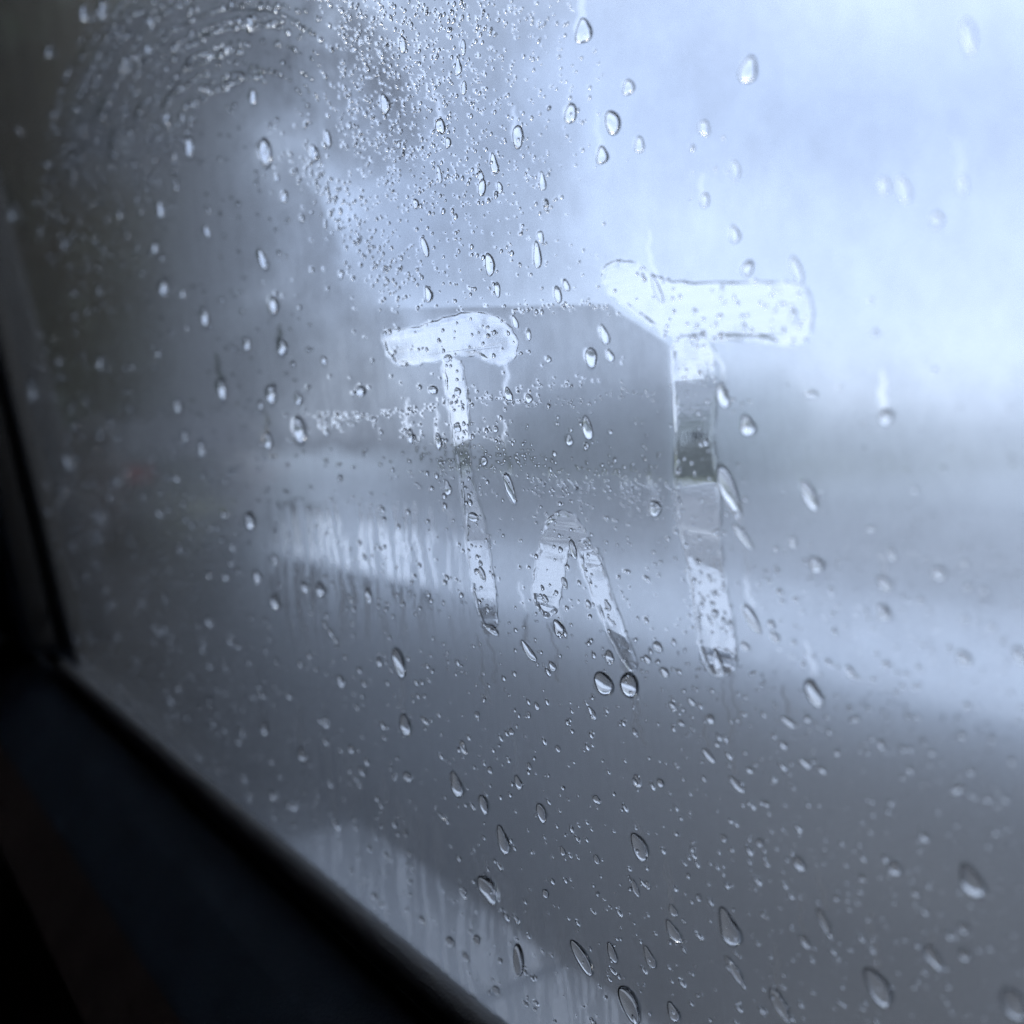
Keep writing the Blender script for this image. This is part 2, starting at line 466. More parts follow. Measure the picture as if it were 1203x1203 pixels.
# door panel: one long moulding under the glass (profile in XZ swept along Y)
zs = zq(v_sill); xs = xq(v_sill)
Y0, Y1 = -1.0, u_front + .85
bm = bmesh.new()
profile_y(bm, [(xs - .014, zs - .010), (xs - .022, zs - .010), (xs - .045, zs - .026), (xs - .075, zs - .052), (xs - .097, zs - .085), (xs - .105, zs - .15),
               (xs - .085, zs - .30), (xs - .10, zs - .62), (xs - .010, zs - .62), (xs - .010, zs - .03)], Y0, Y1)
dp = bm_obj('door_panel', bm, M['plastic'], car)
bv = dp.modifiers.new('bev', 'BEVEL'); bv.width = .006; bv.segments = 3; bv.limit_method = 'ANGLE'; bv.angle_limit = R(12)
# armrest on the door, close under the camera
bm = bmesh.new()
box(bm, xs - .19, xs - .10, -.35, .42, zs - .29, zs - .21, bevel=.03)
bm_obj('armrest', bm, M['brown'], car, True)
bm = bmesh.new()
profile_y(bm, [(xs - .0748, zs - .0517), (xs - .0979, zs - .0848), (xs - .1058, zs - .148), (xs - .098, zs - .148), (xs - .090, zs - .088), (xs - .074, zs - .060)], -.5, 1.2)
bm_obj('trim_insert', bm, M['brown'], car)
# inner waist seal: a rubber lip lying against the glass
bm = bmesh.new()
r = .0078
pts = [(xs - .0140 + r * math.cos(t), zs - .003 + r * .9 * math.sin(t)) for t in np.linspace(0, 2 * math.pi, 14, endpoint=False)]
profile_y(bm, pts, Y0, u_front + .01)
bm_obj('waist_seal', bm, M['rubber'], car, True)
# outer waist seal and door skin
bm = bmesh.new()
pts = [(xs + .0105 + .008 * math.cos(t), zs - .030 + .007 * math.sin(t)) for t in np.linspace(0, 2 * math.pi, 12, endpoint=False)]
profile_y(bm, pts, Y0, u_front + .02)
bm_obj('outer_seal', bm, M['rubber'], car, True)
bm = bmesh.new()
profile_y(bm, [(xs + .022, zs - .030), (xs + .05, zs - .060), (xs + .085, zs - .125), (xs + .10, zs - .30), (xs + .085, zs - .62), (xs + .07, zs - .62), (xs + .08, zs - .30), (xs + .06, zs - .14), (xs + .022, zs - .07)], Y0, Y1)
bm_obj('door_skin', bm, M['own_paint'], car)

# front pillar with its rubber channel, along the leaning edge of the glass
def along_edge(name, du0, du1, off0, off1, mat, v0=None, v1=V_TOP + .03, bev=.004):
    v0 = v_sill - .02 if v0 is None else v0
    bm = bmesh.new(); vs_ = []
    for v in (v0, v1):
        for du, off in ((du0, off0), (du1, off0), (du1, off1), (du0, off1)):
            vs_.append(bm.verts.new(pt(np.array((u_front + lean * (v - v_sill) + du, v)), off)))
    for fidx in ((0, 1, 2, 3), (7, 6, 5, 4), (0, 4, 5, 1), (1, 5, 6, 2), (2, 6, 7, 3), (3, 7, 4, 0)):
        bm.faces.new([vs_[i] for i in fidx])
    o = bm_obj(name, bm, mat, car)
    b_ = o.modifiers.new('bev', 'BEVEL'); b_.width = bev; b_.segments = 3
    return o
along_edge('glass_channel', .0, .075, .004, -.014, M['rubber'], v0=v_sill - .004)
along_edge('front_pillar', .082, .24, .035, -.06, M['plastic'], v0=v_sill - .004, bev=.012)
# body shell that keeps the cabin dark
bm = bmesh.new()
zt = zq(V_TOP); xt = xq(V_TOP)
box(bm, -1.40, xt + .03, -1.7, 2.08, zt - .02, zt + .05); bm_obj('roof', bm, M['cloth'], car)
box_obj('floor', (-1.40, xs + .12, -1.7, 2.08, zs - .70, zs - .61), M['cloth'], car)
box_obj('far_side', (-1.36, -1.31, -1.65, 2.05, zs - .625, zt - .008), M['cloth'], car)
box_obj('rear_bulkhead', (-1.32, xs + .05, -1.66, -1.603, zs - .625, zt - .008), M['cloth'], car)
box_obj('dashboard', (-1.32, xs - .12, 1.45, 1.98, zs - .625, zs + .02), M['plastic'], car, .05)
box_obj('front_bulkhead', (-1.32, xs + .05, 2.003, 2.06, zs - .625, zt - .008), M['cloth'], car)
box_obj('rear_pillar', (xt - .10, xs + .05, -1.6, U_BACK + .04, zs - .62, zt - .008), M['plastic'], car)
# quarter of the body ahead of the pillar
bm = bmesh.new()
c0 = u_front + lean * 0 + .235
vs_ = [bm.verts.new(pt(np.array(p), o)) for o in (.02, -.05) for p in ((c0, v_sill - .06), (1.99, v_sill - .06), (1.99, V_TOP), (u_front + lean * (V_TOP - v_sill) + .235, V_TOP))]
for fidx in ((0, 1, 2, 3), (7, 6, 5, 4), (0, 4, 5, 1), (1, 5, 6, 2), (2, 6, 7, 3), (3, 7, 4, 0)): bm.faces.new([vs_[i] for i in fidx])
bm_obj('quarter_trim', bm, M['plastic'], car)

# ------------------------------------------------------------------ finger writing in the condensation
LETTERS = {
 'small_bar': [(448, 394), (452, 385), (474, 387), (502, 380), (530, 369), (558, 365), (582, 370), (600, 383), (609, 401), (606, 420), (595, 431), (580, 429), (560, 419), (535, 419), (508, 426), (482, 432), (462, 428), (450, 411)],
 'small_stem': [(517, 420), (541, 418), (548, 455), (552, 490), (551, 520), (555, 560), (562, 590), (572, 620), (577, 660), (582, 700), (585, 735), (572, 744), (559, 722), (551, 680), (546, 640), (543, 600), (538, 560), (530, 520), (525, 480), (520, 450)],
 'caret_a': [(624, 692), (629, 660), (633, 634), (640, 613), (650, 601), (664, 598), (678, 606), (689, 624), (694, 642), (684, 648), (674, 641), (668, 645), (665, 662), (661, 690), (656, 716), (646, 729), (633, 722), (625, 706)],
 'caret_b': [(676, 634), (691, 632), (706, 653), (713, 680), (726, 720), (742, 762), (751, 786), (736, 791), (716, 756), (700, 716), (688, 682), (677, 652)],
 'big_bar': [(704, 322), (711, 308), (730, 304), (750, 308), (766, 322), (790, 331), (850, 331), (905, 330), (938, 330), (950, 341), (956, 365), (953, 392), (944, 407), (920, 406), (880, 401), (838, 401), (800, 400), (786, 398), (765, 385), (740, 368), (718, 350), (706, 337)],
 'big_stem': [(787, 392), (838, 392), (840, 450), (838, 520), (845, 570), (846, 640), (853, 690), (863, 740), (866, 788), (852, 797), (832, 795), (820, 770), (812, 710), (806, 660), (796, 620), (791, 570), (791, 500), (787, 440)],
}
def chaikin(p, n=2):
    p = np.array(p, float)
    for _ in range(n):
        q = np.roll(p, -1, 0); p = np.stack([p * .75 + q * .25, p * .25 + q * .75], 1).reshape(-1, 2)
    return p
def wobble(p, amp):
    c = p.mean(0); t = np.cumsum(np.linalg.norm(p - np.roll(p, 1, 0), axis=1))
    n = p - np.roll(p, 1, 0); n = np.stack([n[:, 1], -n[:, 0]], 1); n /= np.linalg.norm(n, axis=1)[:, None] + 1e-9
    w = np.sin(t * .31 + c[0]) + .7 * np.sin(t * .73 + c[1]) + .5 * np.sin(t * 1.41)
    return p + n * (w * amp)[:, None]
OUT = {k: wobble(chaikin(v, 2), .7) for k, v in LETTERS.items()}

def stroke_mesh(name, poly, parent, off0):
    q = uv(poly[:, 0], poly[:, 1])
    area = np.sum(q[:, 0] * np.roll(q[:, 1], -1) - np.roll(q[:, 0], -1) * q[:, 1])
    if area < 0: q = q[::-1]
    n = len(q)
    d = np.roll(q, -1, 0) - np.roll(q, 1, 0); d /= np.linalg.norm(d, axis=1)[:, None]
    inn = np.stack([-d[:, 1], d[:, 0]], 1)
    rim = np.clip(.00013 + .00012 * np.sin(np.arange(n) * .37 + n) + .00010 * np.sin(np.arange(n) * 1.7), .00002, .0004)
    P_ = poly if area >= 0 else poly[::-1]
    for i in range(n):
        for O in OUT.values():
            if O is not poly and np.min(np.hypot(O[:, 0] - P_[i, 0], O[:, 1] - P_[i, 1])) < 9: rim[i] = .00001
    rings = [(0, 0), (.0004, 1.0), (.0010, .9), (.0019, .3)]
    V = [pt(q, off0)]
    for w_, h_ in rings[1:]:
        V.append(pt(q + inn * w_, off0) + (.00004 + h_ * rim)[:, None] * NRM)
    V = np.concatenate(V); F = []
    for k in range(3):
        for i in range(n):
            j = (i + 1) % n
            F.append((k * n + i, k * n + j, (k + 1) * n + j, (k + 1) * n + i))
    inner = q + inn * .0019
    tri = tessellate_polygon([[Vector((a_, b_, 0)) for a_, b_ in inner]])
    trb = tessellate_polygon([[Vector((a_, b_, 0)) for a_, b_ in q]])
    me = bpy.data.meshes.new(name)
    me.from_pydata([tuple(p) for p in V], [], F + [tuple(3 * n + i for i in t) for t in tri] + [tuple(t) for t in trb])
    bm = bmesh.new(); bm.from_mesh(me); bmesh.ops.recalc_face_normals(bm, faces=bm.faces); bm.to_mesh(me); bm.free()
    for p in me.polygons: p.use_smooth = False
    return mesh_obj(name, me, M['water_film'], parent)
for nm, parts, lab in (('finger_drawn_letter', (('crossbar', 'small_bar'), ('stem', 'small_stem')), 'small letter T finger-wiped in the fog, with a wavy crossbar and thin broken stem'),
                       ('finger_drawn_caret', (('stroke', 'caret_a'), ('stroke', 'caret_b')), 'short pointed caret mark finger-wiped in the fog between the two letters T'),
                       ('finger_drawn_letter', (('crossbar', 'big_bar'), ('stem', 'big_stem')), 'big letter T finger-wiped in the fog, with a thick straight crossbar and long stem')):
    e = empty(nm, (0, 0, 0)); tag(e, lab, 'writing', 'finger writing on the fogged window')
    for k_, (pn, key) in enumerate(parts): stroke_mesh(pn, OUT[key], e, -.0003 - .0004 * k_)

# ------------------------------------------------------------------ raindrops: (x, y, length, width, tilt degrees) as measured on the glass
DROPS = [
 (310,179,28,16,25),(297,114,18,9,5),(293,28,22,9,0),(222,172,24,10,10),(196,139,12,8,10),(368,179,18,10,18),(333,231,14,8,8),(384,163,20,7,12),(308,305,26,9,25),(320,358,22,11,20),
 (240,372,22,9,10),(192,337,16,12,15),(188,246,18,8,15),(58,60,14,9,5),(57,192,9,6,5),(22,154,7,6,0),(15,250,18,8,10),(182,290,14,7,-20),(243,272,14,7,30),(75,286,9,6,10),
 (120,10,20,10,10),(98,15,20,8,5),
 (684,36,28,20,15),(737,102,18,14,15),(669,133,20,16,12),(718,143,28,18,15),(750,170,18,12,10),(706,182,20,14,10),(607,160,26,13,15),(451,122,22,12,18),(516,148,20,10,12),(525,167,12,7,15),
 (472,52,20,8,12),(537,78,20,8,2),(543,55,18,6,8),(544,103,16,6,0),(579,192,26,8,12),(563,205,18,7,20),(565,220,20,9,0),(586,220,14,6,10),(515,205,20,6,12),(636,213,22,8,8),(640,240,14,7,15),
 (630,300,32,9,4),(634,278,16,7,8),(574,310,28,11,12),(498,290,24,8,22),(502,345,18,9,15),(583,340,18,7,12),(654,346,20,9,15),(664,335,16,7,20),(604,378,18,6,20),(620,393,14,6,10),(487,239,12,7,15),
 (768,340,34,9,22),(709,393,24,10,20),(1137,42,44,16,14),(878,82,32,20,-15),(826,150,20,12,12),(863,200,24,10,10),(827,235,18,10,8),(862,275,20,12,12),(877,315,16,16,20),(935,318,34,12,20),
 (1037,218,20,14,5),(1060,222,34,15,15),(1130,218,22,12,10),(1100,258,18,14,0),(928,372,18,10,0),(1027,391,9,9,0),(812,366,8,6,0),(870,384,9,7,0),(822,392,8,7,0),
 (260,457,24,11,18),(318,463,22,12,15),(350,468,16,9,12),(350,505,30,14,20),(314,518,18,10,18),(306,476,12,7,10),(331,408,18,12,18),(290,404,14,9,15),(380,423,10,6,15),(209,476,16,10,12),
 (217,512,14,10,15),(236,526,14,10,20),(118,425,14,10,10),(88,500,12,9,10),(37,455,16,11,15),(80,544,14,11,0),(129,584,10,6,10),(111,603,9,6,10),(187,603,8,6,0),(207,563,7,6,0),(263,605,12,7,5),
 (293,612,22,11,0),(272,643,7,6,0),(322,658,12,9,30),(246,675,11,7,10),(265,678,11,8,0),(376,693,18,12,12),(357,690,16,7,15),(323,707,20,12,5),(245,731,11,8,0),(302,678,18,9,12),
 (423,459,14,12,0),(508,458,10,12,0),(596,463,18,8,20),(620,468,12,8,30),(481,512,18,7,8),(514,518,20,7,5),(689,503,28,12,15),(668,517,14,8,12),(693,420,24,14,22),(716,418,16,8,20),(598,573,40,9,15),
 (768,597,20,14,20),(553,608,12,12,0),(525,573,18,8,12),(467,778,36,12,20),(445,778,12,7,10),(620,765,32,8,35),(648,783,14,7,30),(738,805,30,21,8),(708,803,28,22,10),(715,772,16,10,15),(655,738,20,12,30),
 (662,685,16,6,22),(637,705,12,6,15),(772,760,16,9,30),(690,710,12,6,10),(563,675,20,6,20),(710,712,14,6,22),(672,645,24,7,18),(432,700,18,8,15),(575,740,12,16,0),(534,502,12,8,0),(522,421,9,8,0),(534,460,10,8,10),
 (848,465,30,14,18),(877,500,26,18,20),(1040,490,20,17,10),(953,463,8,16,0),(855,575,66,18,18),(872,630,40,9,38),(950,582,40,14,25),(958,663,20,17,30),(931,637,14,9,20),(911,645,7,6,0),(1022,622,8,10,0),
 (1038,685,24,12,45),(1047,652,14,9,30),(1102,673,18,16,30),(1038,720,20,15,30),(1081,706,8,8,0),(1137,690,9,9,0),(1155,695,9,9,0),(1165,737,9,9,0),(1133,728,9,8,0),(905,733,9,9,0),(909,748,16,9,35),
 (882,727,40,12,32),(875,760,14,8,50),(1040,780,8,8,0),(1131,773,22,13,40),(1197,770,24,14,40),(932,755,7,6,0),(998,790,16,9,30),(840,780,34,11,15),(836,722,12,8,15),(822,705,9,5,20),(830,680,12,5,15),(855,735,14,5,10),(846,690,7,5,0),
 (200,822,8,7,0),(247,824,14,8,10),(310,855,18,10,15),(355,887,20,10,15),(320,935,14,8,10),(412,880,12,7,10),(425,906,12,8,10),(475,852,26,12,15),(535,922,32,12,18),(567,945,26,9,18),(590,988,36,12,15),
 (572,1045,38,18,15),(478,913,12,10,0),(543,878,18,7,20),(400,800,16,8,20),(500,848,8,7,0),(415,1052,9,9,0),(440,1054,8,7,0),(495,1081,8,7,0),(528,1107,12,10,0),(547,1125,9,9,0),(582,1164,10,9,0),
 (695,838,18,7,32),(635,955,26,10,18),(608,920,18,8,20),(700,940,14,7,30),(750,995,38,16,25),(775,920,12,7,20),(748,918,16,9,15),(834,845,12,9,30),(832,888,22,8,42),(865,922,28,8,42),(842,875,7,6,0),
 (955,815,36,16,30),(925,848,22,8,52),(948,845,9,8,0),(945,897,18,8,55),(965,905,12,7,55),(920,876,11,8,40),(1034,875,12,8,0),(1130,865,9,9,0),(1135,830,9,8,0),(1188,895,8,8,0),(1140,907,9,8,0),
 (1125,928,10,20,20),(1160,940,7,9,0),(1180,940,7,9,0),(938,1015,20,12,40),(1085,984,14,9,30),(1050,1020,20,15,30),(1140,1035,44,24,25),(1131,1090,16,12,30),(1132,1122,18,13,30),(1095,1125,36,14,25),
 (1030,1160,56,22,30),(1190,1180,44,26,25),(855,1090,46,22,18),(968,1085,42,9,28),(945,1107,20,9,40),(790,1095,34,11,32),(790,1070,18,8,30),(745,1043,24,7,25),(682,1125,48,14,28),(718,1120,26,9,20),
 (762,1125,30,10,25),(738,1180,52,18,28),(790,1190,26,12,20),(915,1180,46,14,22),(862,1140,42,9,32),(608,1128,40,12,0),(982,1055,8,7,0),(820,1055,10,6,30),
 (1005,845,8,8,0),(1068,905,9,8,0),(1094,885,8,8,0),(1165,870,8,7,0),(880,905,10,7,40),(900,945,9,6,30),(850,985,10,7,35),(892,990,11,8,30),(1012,1032,9,8,0),(1075,1050,10,8,30),(760,1040,12,6,30),(700,1010,13,6,20),(660,1000,12,6,15),
 (640,1050,12,7,15),(575,905,9,6,10),(520,960,10,6,15),(600,860,10,6,20),(560,840,9,6,15),(655,880,9,6,20),(630,830,10,6,30),(745,860,9,6,30),(790,830,13,6,45),(812,825,12,6,45),(800,850,10,6,45),(780,790,14,8,40),(760,775,12,7,40),
]
NHAND = len(DROPS)
LPOLY = list(OUT.values())
def inside_any(x, y):
    for P in LPOLY:
        c = False; n = len(P); j = n - 1
        for i in range(n):
            if (P[i, 1] > y) != (P[j, 1] > y) and x < (P[j, 0] - P[i, 0]) * (y - P[i, 1]) / (P[j, 1] - P[i, 1]) + P[i, 0]: c = not c
            j = i
        if c: return True
    return False

def drop_mesh(name, seed, seg=20, rings=6):
    """plano-convex water drop, unit length and width, heavier at its lower end"""
    rr = random.Random(seed); v = []; f = []
    k1, k2, ph = rr.uniform(.03, .17), rr.uniform(.0, .13), rr.uniform(0, 6.28)
    tear = rr.uniform(.0, .34)
    for k in range(rings):
        a = (k / rings) * math.pi / 2
        rad, h = math.cos(a), math.sin(a)
        if k == 0: rad, h = 1.0, 0.0
        for i in range(seg):
            t = 2 * math.pi * i / seg
            x, y = math.cos(t), math.sin(t)
            w = 1 + (k1 * math.sin(2 * t + ph) + k2 * math.sin(3 * t + ph * 2)) * .8
            sq = 1 - tear * y                    # narrower at the top
            v.append((.5 * rad * x * w * sq, .5 * rad * y * w - .05 * h, h))
    v.append((0, -.05, 1.0)); top = len(v) - 1
    v.append((0, 0, 0)); bot = len(v) - 1
    tris = []
    for k in range(rings - 1):
        for i in range(seg):
            j = (i + 1) % seg
            tris += [(k * seg + i, k * seg + j, (k + 1) * seg + j), (k * seg + i, (k + 1) * seg + j, (k + 1) * seg + i)]
    for i in range(seg):
        j = (i + 1) % seg
        tris.append(((rings - 1) * seg + i, (rings - 1) * seg + j, top)); tris.append((bot, j, i))
    me = from_arrays(name, v, tris)
    sm = [p.index < len(tris) - 2 * seg or (p.index - (len(tris) - 2 * seg)) % 2 == 0 for p in me.polygons]
    me.polygons.foreach_set('use_smooth', np.array(sm))
    me.materials.append(M['water'])
    return me, np.array(v), np.array(tris)
VAR = [drop_mesh('raindrop', s) for s in range(14)]
def frame_of(x, y, L, W, tilt):
    a = R(tilt); dx, dy = math.sin(a), math.cos(a)      # towards the lower end
    pb = uv(x + dx * L / 2, y + dy * L / 2); pa = uv(x - dx * L / 2, y - dy * L / 2)
    c = uv(x, y); ln_ = float(np.linalg.norm(pa - pb)); yv = (pa - pb) / ln_
    s1 = uv(x + dy * W / 2, y - dx * W / 2); s0 = uv(x - dy * W / 2, y + dx * W / 2)
    xv = np.array([yv[1], -yv[0]]); wd = abs(float((s1 - s0) @ xv))
    return c, ln_, wd, xv, yv

# labels that say which drop is which: size, shape and place, ranked where alike
ZONES = [
 ('inside the crossbar of the big T', lambda x, y: inside_any(x, y) and y < 402 and x > 690),
 ('inside the stem of the big T', lambda x, y: inside_any(x, y) and x > 780),
 ('inside the crossbar of the small T', lambda x, y: inside_any(x, y) and y < 429),
 ('inside the stem of the small T', lambda x, y: inside_any(x, y) and x < 600),
 ('inside the caret mark', lambda x, y: inside_any(x, y)),
 ('on the black door trim', lambda x, y: y - 780 > .80 * (x - 95) + 8),
 ('in dim fog beside the window pillar', lambda x, y: x < 160 and y < 640),
 ('among the wiped arcs', lambda x, y: x < 420 and y < 270),
 ('in dark fog under the wiped arcs', lambda x, y: x < 440 and y < 540),
 ('in beaded fog above the small T', lambda x, y: x < 655 and y < 366),
 ('on pale glass above the big T', lambda x, y: x < 800 and y < 305),
 ('against bright sky past the big T', lambda x, y: x >= 800 and y < 420),
 ('between the crossbars of both letters', lambda x, y: 605 <= x < 790 and y < 480),
 ('beside the stem of the small T', lambda x, y: 440 <= x < 600 and y < 640),
 ('just above the caret mark', lambda x, y: 600 <= x < 790 and y < 645),
 ('beside the stem of the big T', lambda x, y: 780 <= x < 900 and y < 810),
 ('on hazy glass outward of both letters', lambda x, y: x >= 900 and y < 800),
 ('on streaked fog near the window corner', lambda x, y: x < 440 and y < 760),
 ('just below small T and caret', lambda x, y: 440 <= x < 800 and y < 830),
 ('low on the glass along the sill', lambda x, y: y - 780 > .80 * (x - 95) - 170),
 ('on grey glass below the big T', lambda x, y: x < 900 and y < 1010),
 ('on grey glass under the bright strip', lambda x, y: x >= 900 and y < 960),
 ('at the bottom edge of the glass', lambda x, y: True),
]
SZ = ['tiny', 'small', 'medium', 'large', 'very large']
def describe(x, y, L, W, tilt):
    s = math.sqrt(L * W); k = 0 if s < 8.5 else 1 if s < 12.5 else 2 if s < 17 else 3 if s < 24 else 4
    ar = L / W
    sh = 'flat' if ar < .8 else 'round' if ar < 1.3 else 'oval' if ar < 2.2 else 'long'
    if ar >= 1.3 and tilt >= 24: sh = 'slanting ' + sh
    z = next(i for i, (n, fn) in enumerate(ZONES) if fn(x, y))
    return k, sh, z
# extra small drops between the measured ones
tries = 0
while len(DROPS) < 300 and tries < 5000:
    tries += 1
    x, y = random.uniform(150, 1195), random.uniform(20, 1190)
    if y - 780 > .80 * (x - 95) - 15 or (x > 640 and y < 330): continue
    if any((x - d[0]) ** 2 + (y - d[1]) ** 2 < (14 + d[2] * .5) ** 2 for d in DROPS): continue
    L = random.uniform(7, 11); tl = 12 + max(0, (y - 500) / 700) * 25 + random.uniform(-8, 8)
    DROPS.append((x, y, L, L * random.uniform(.5, .8), tl))
desc = [describe(*d) for d in DROPS]
buckets = {}
for i, k in enumerate(desc): buckets.setdefault(k, []).append(i)
ORD = ['topmost'] + [w + ' from top' for w in 'second third fourth fifth sixth seventh eighth ninth tenth eleventh twelfth thirteenth fourteenth fifteenth sixteenth seventeenth eighteenth'.split()]
labels = [None] * len(DROPS)
for (k, sh, z), idx in buckets.items():
    base = f'{SZ[k]} {sh} raindrop {ZONES[z][0]}'
    idx.sort(key=lambda i: DROPS[i][1])
    for r_, i in enumerate(idx):
        labels[i] = base if len(idx) == 1 else f'{base}, {ORD[min(r_, 17)]}'

from mathutils.bvhtree import BVHTree
_tv, _tf = [], []
for o_ in [c_ for c_ in car.children if c_.name in ('door_panel', 'waist_seal', 'trim_insert')]:
    _n = len(_tv); _tv += [v_.co.copy() for v_ in o_.data.vertices]; _tf += [[_n + i_ for i_ in p_.vertices] for p_ in o_.data.polygons]
TRIM = BVHTree.FromPolygons(_tv, _tf)
STAMPS = []
for i, (x, y, L, W, tl) in enumerate(DROPS):
    c, ln_, wd, xv, yv = frame_of(x, y, L, W, tl)
    inside = inside_any(x, y)
    on_seal = desc[i][2] == 5
    h = min(ln_, wd) * random.uniform(.26, .36)
    if inside: h *= .8
    base = -.0012 if inside else -.0003
    X = xv[0] * EU + xv[1] * EV; Y = yv[0] * EU + yv[1] * EV; Z = NRM
    o = bpy.data.objects.new('raindrop', VAR[i % 14][0]); COL.objects.link(o)
    p = pt(c, base)
    if on_seal:
        dv = Vector(FW + RT * (x - HALF) / FPX - UP * (y - HALF) / FPX)
        hit, hn, _, _ = TRIM.ray_cast(EYE, dv)
        if hit is None: bpy.data.objects.remove(o); continue
        if hn.dot(dv) > 0: hn = -hn
        p = np.array(hit + hn * .0002); Z = np.array(hn); X = np.cross(EU, Z); X /= np.linalg.norm(X); Y = np.cross(Z, X); wd = ln_ = h * 4; h *= 1.6
    sgn = 1 if np.dot(np.cross(X, Y), Z) > 0 else -1
    o.matrix_world = Matrix(((X[0] * wd * sgn, Y[0] * ln_, Z[0] * h, p[0]), (X[1] * wd * sgn, Y[1] * ln_, Z[1] * h, p[1]), (X[2] * wd * sgn, Y[2] * ln_, Z[2] * h, p[2]), (0, 0, 0, 1)))
    tag(o, labels[i], 'raindrop', 'raindrops on the fogged car window')
    if not on_seal: STAMPS.append((x, y, L, W, tl))

# ------------------------------------------------------------------ fine beads of condensed water (uncountable)
beads = []      # x, y, length, width, tilt
def add(x, y, s, tl=10, ar=1.3): beads.append((x, y, s * ar, s, tl))
# wiped arcs, centred near (290,195) of the glass
ARC_R = [v_ * 1.12 for v_ in (58, 70, 84, 97, 108, 121, 133, 144, 157, 169, 178, 191, 203, 214, 226, 239, 251, 266)]
for r_ in ARC_R[3:]:
    ph = random.uniform(0, 6)
    for a in np.arange(-212, 18, 360 / (2 * math.pi * r_) * 3.2):
        if random.random() > .60 + .45 * math.sin(a * .06 + ph * 2) * math.cos(a * .023 + ph): continue
        if a > (-20 if r_ < 170 else 6): continue
        aa = R(a); q_ = r_ + 5 * math.sin(a * .045 + ph) + 2 * math.sin(a * .13 + ph)
        x = 290 + q_ * math.cos(aa) * .80 + random.gauss(0, 1.5); y = 200 + q_ * math.sin(aa) * .95 + random.gauss(0, 1.5)
        if y < -25: continue
        w_ = math.exp(-((a + 112) / 66) ** 2)
        if random.random() < .15 + .85 * w_: add(x, y, random.choice((2.2, 2.8, 3.4, 4.2, 5.2)) * (.65 + .45 * w_), 90 + a + random.gauss(0, 15), random.uniform(1, 2))
# beaded field at the top, thinning downwards and to the brighter sky
for _ in range(2700):
    x = random.uniform(380, 720); y = random.uniform(-20, 365)
    dens = 1.0 if y < 130 else .75 if y < 260 else .45
    edge = 395 + max(0, y - 150) * .28
    if x < edge or random.random() < max(0, (x - 520) / 200) or random.random() > dens: continue
    add(x, y, random.choice((1.6, 1.9, 2.2, 2.6, 3.6)) * random.uniform(.8, 1.2), 8)
for _ in range(60):
    x = random.gauss(540, 50); y = abs(random.gauss(0, 24))
    add(x, y, random.uniform(2.4, 5), 10)
# diagonal bead line on the edge of the wiped patch
for _ in range(190):
    t = random.random(); add(350 + 120 * t + random.gauss(0, 12), 175 + 165 * t + random.gauss(0, 12), random.uniform(2, 4), 15)
# bead rows left by a wipe at mid height
for k, (y0, x0, x1, bow, n) in enumerate(((466, 350, 770, 26, 150), (474, 360, 560, 30, 50), (450, 540, 740, 10, 30), (362, 600, 720, 3, 40))):
    for _ in range(n):
        t = random.random(); x = x0 + (x1 - x0) * t
        add(x, y0 + bow * (1 - t) ** 1.5 + 4 * math.sin(x * .031 + k) + random.gauss(0, 3.0), random.uniform(1.4, 3.4), 10)
for _ in range(420):
    t = random.random(); x = 470 + 330 * t; y = 512 + 85 * t + 10 * math.sin(x * .04) + random.gauss(0, 17)
    add(x, y, random.uniform(1.6, 3.4), 15)
# scattered spray over the whole pane, streaking lower down
for _ in range(4200):
    x, y = random.uniform(40, 1200), random.uniform(120, 1203)
    if y < 480 and random.random() < .4: continue
    if (x > 650 and y < 420 and random.random() < .93) or (x > 880 and y < 640 and random.random() < .85): continue
    if y - 780 > .80 * (x - 95) + 4: continue
    low = max(0, (y - 500) / 700)
    add(x, y, random.choice((1.6, 2.2, 2.8, 3.6, 4.6)) * random.uniform(.8, 1.2), 12 + 26 * low + random.gauss(0, 6), 1.1 + random.random() ** 2 * (.8 + 2.2 * low))
# beads inside the strokes
for P in LPOLY:
    x0, y0 = P.min(0); x1, y1 = P.max(0)
    for _ in range(int((x1 - x0) * (y1 - y0) / 190)):
        x, y = random.uniform(x0, x1), random.uniform(y0, y1)
        if inside_any(x, y): add(x, y, random.uniform(1.8, 4.2), 15, random.uniform(1.1, 1.9))
# dust-like droplets on the seal
def bead_object(name, lst, label):
    _, bv_, bt_ = drop_mesh('bead', 3, 7, 2)
    V = []; F = []
    for k, (x, y, L, W, tl) in enumerate(lst):
        c, ln_, wd, xv, yv = frame_of(x, y, L, W, tl)
        h = min(ln_, wd) * (.46 if x < 270 else .32)
        base = -.0011 if inside_any(x, y) else -.0003
        X = xv[0] * EU + xv[1] * EV; Y = yv[0] * EU + yv[1] * EV
        V.append(pt(c, base) + bv_[:, :1] * wd * X + bv_[:, 1:2] * ln_ * Y + bv_[:, 2:3] * h * NRM)
        F.append(bt_ + k * len(bv_))
    me = from_arrays(name, np.concatenate(V), np.concatenate(F), True)
    bm = bmesh.new(); bm.from_mesh(me); bmesh.ops.recalc_face_normals(bm, faces=bm.faces); bm.to_mesh(me); bm.free()
    o = mesh_obj(name, me, M['water']); tag(o, label, 'water beads', kind='stuff')
bead_object('water_beads', beads, 'fine uncountable beads of water misting the fogged window glass')

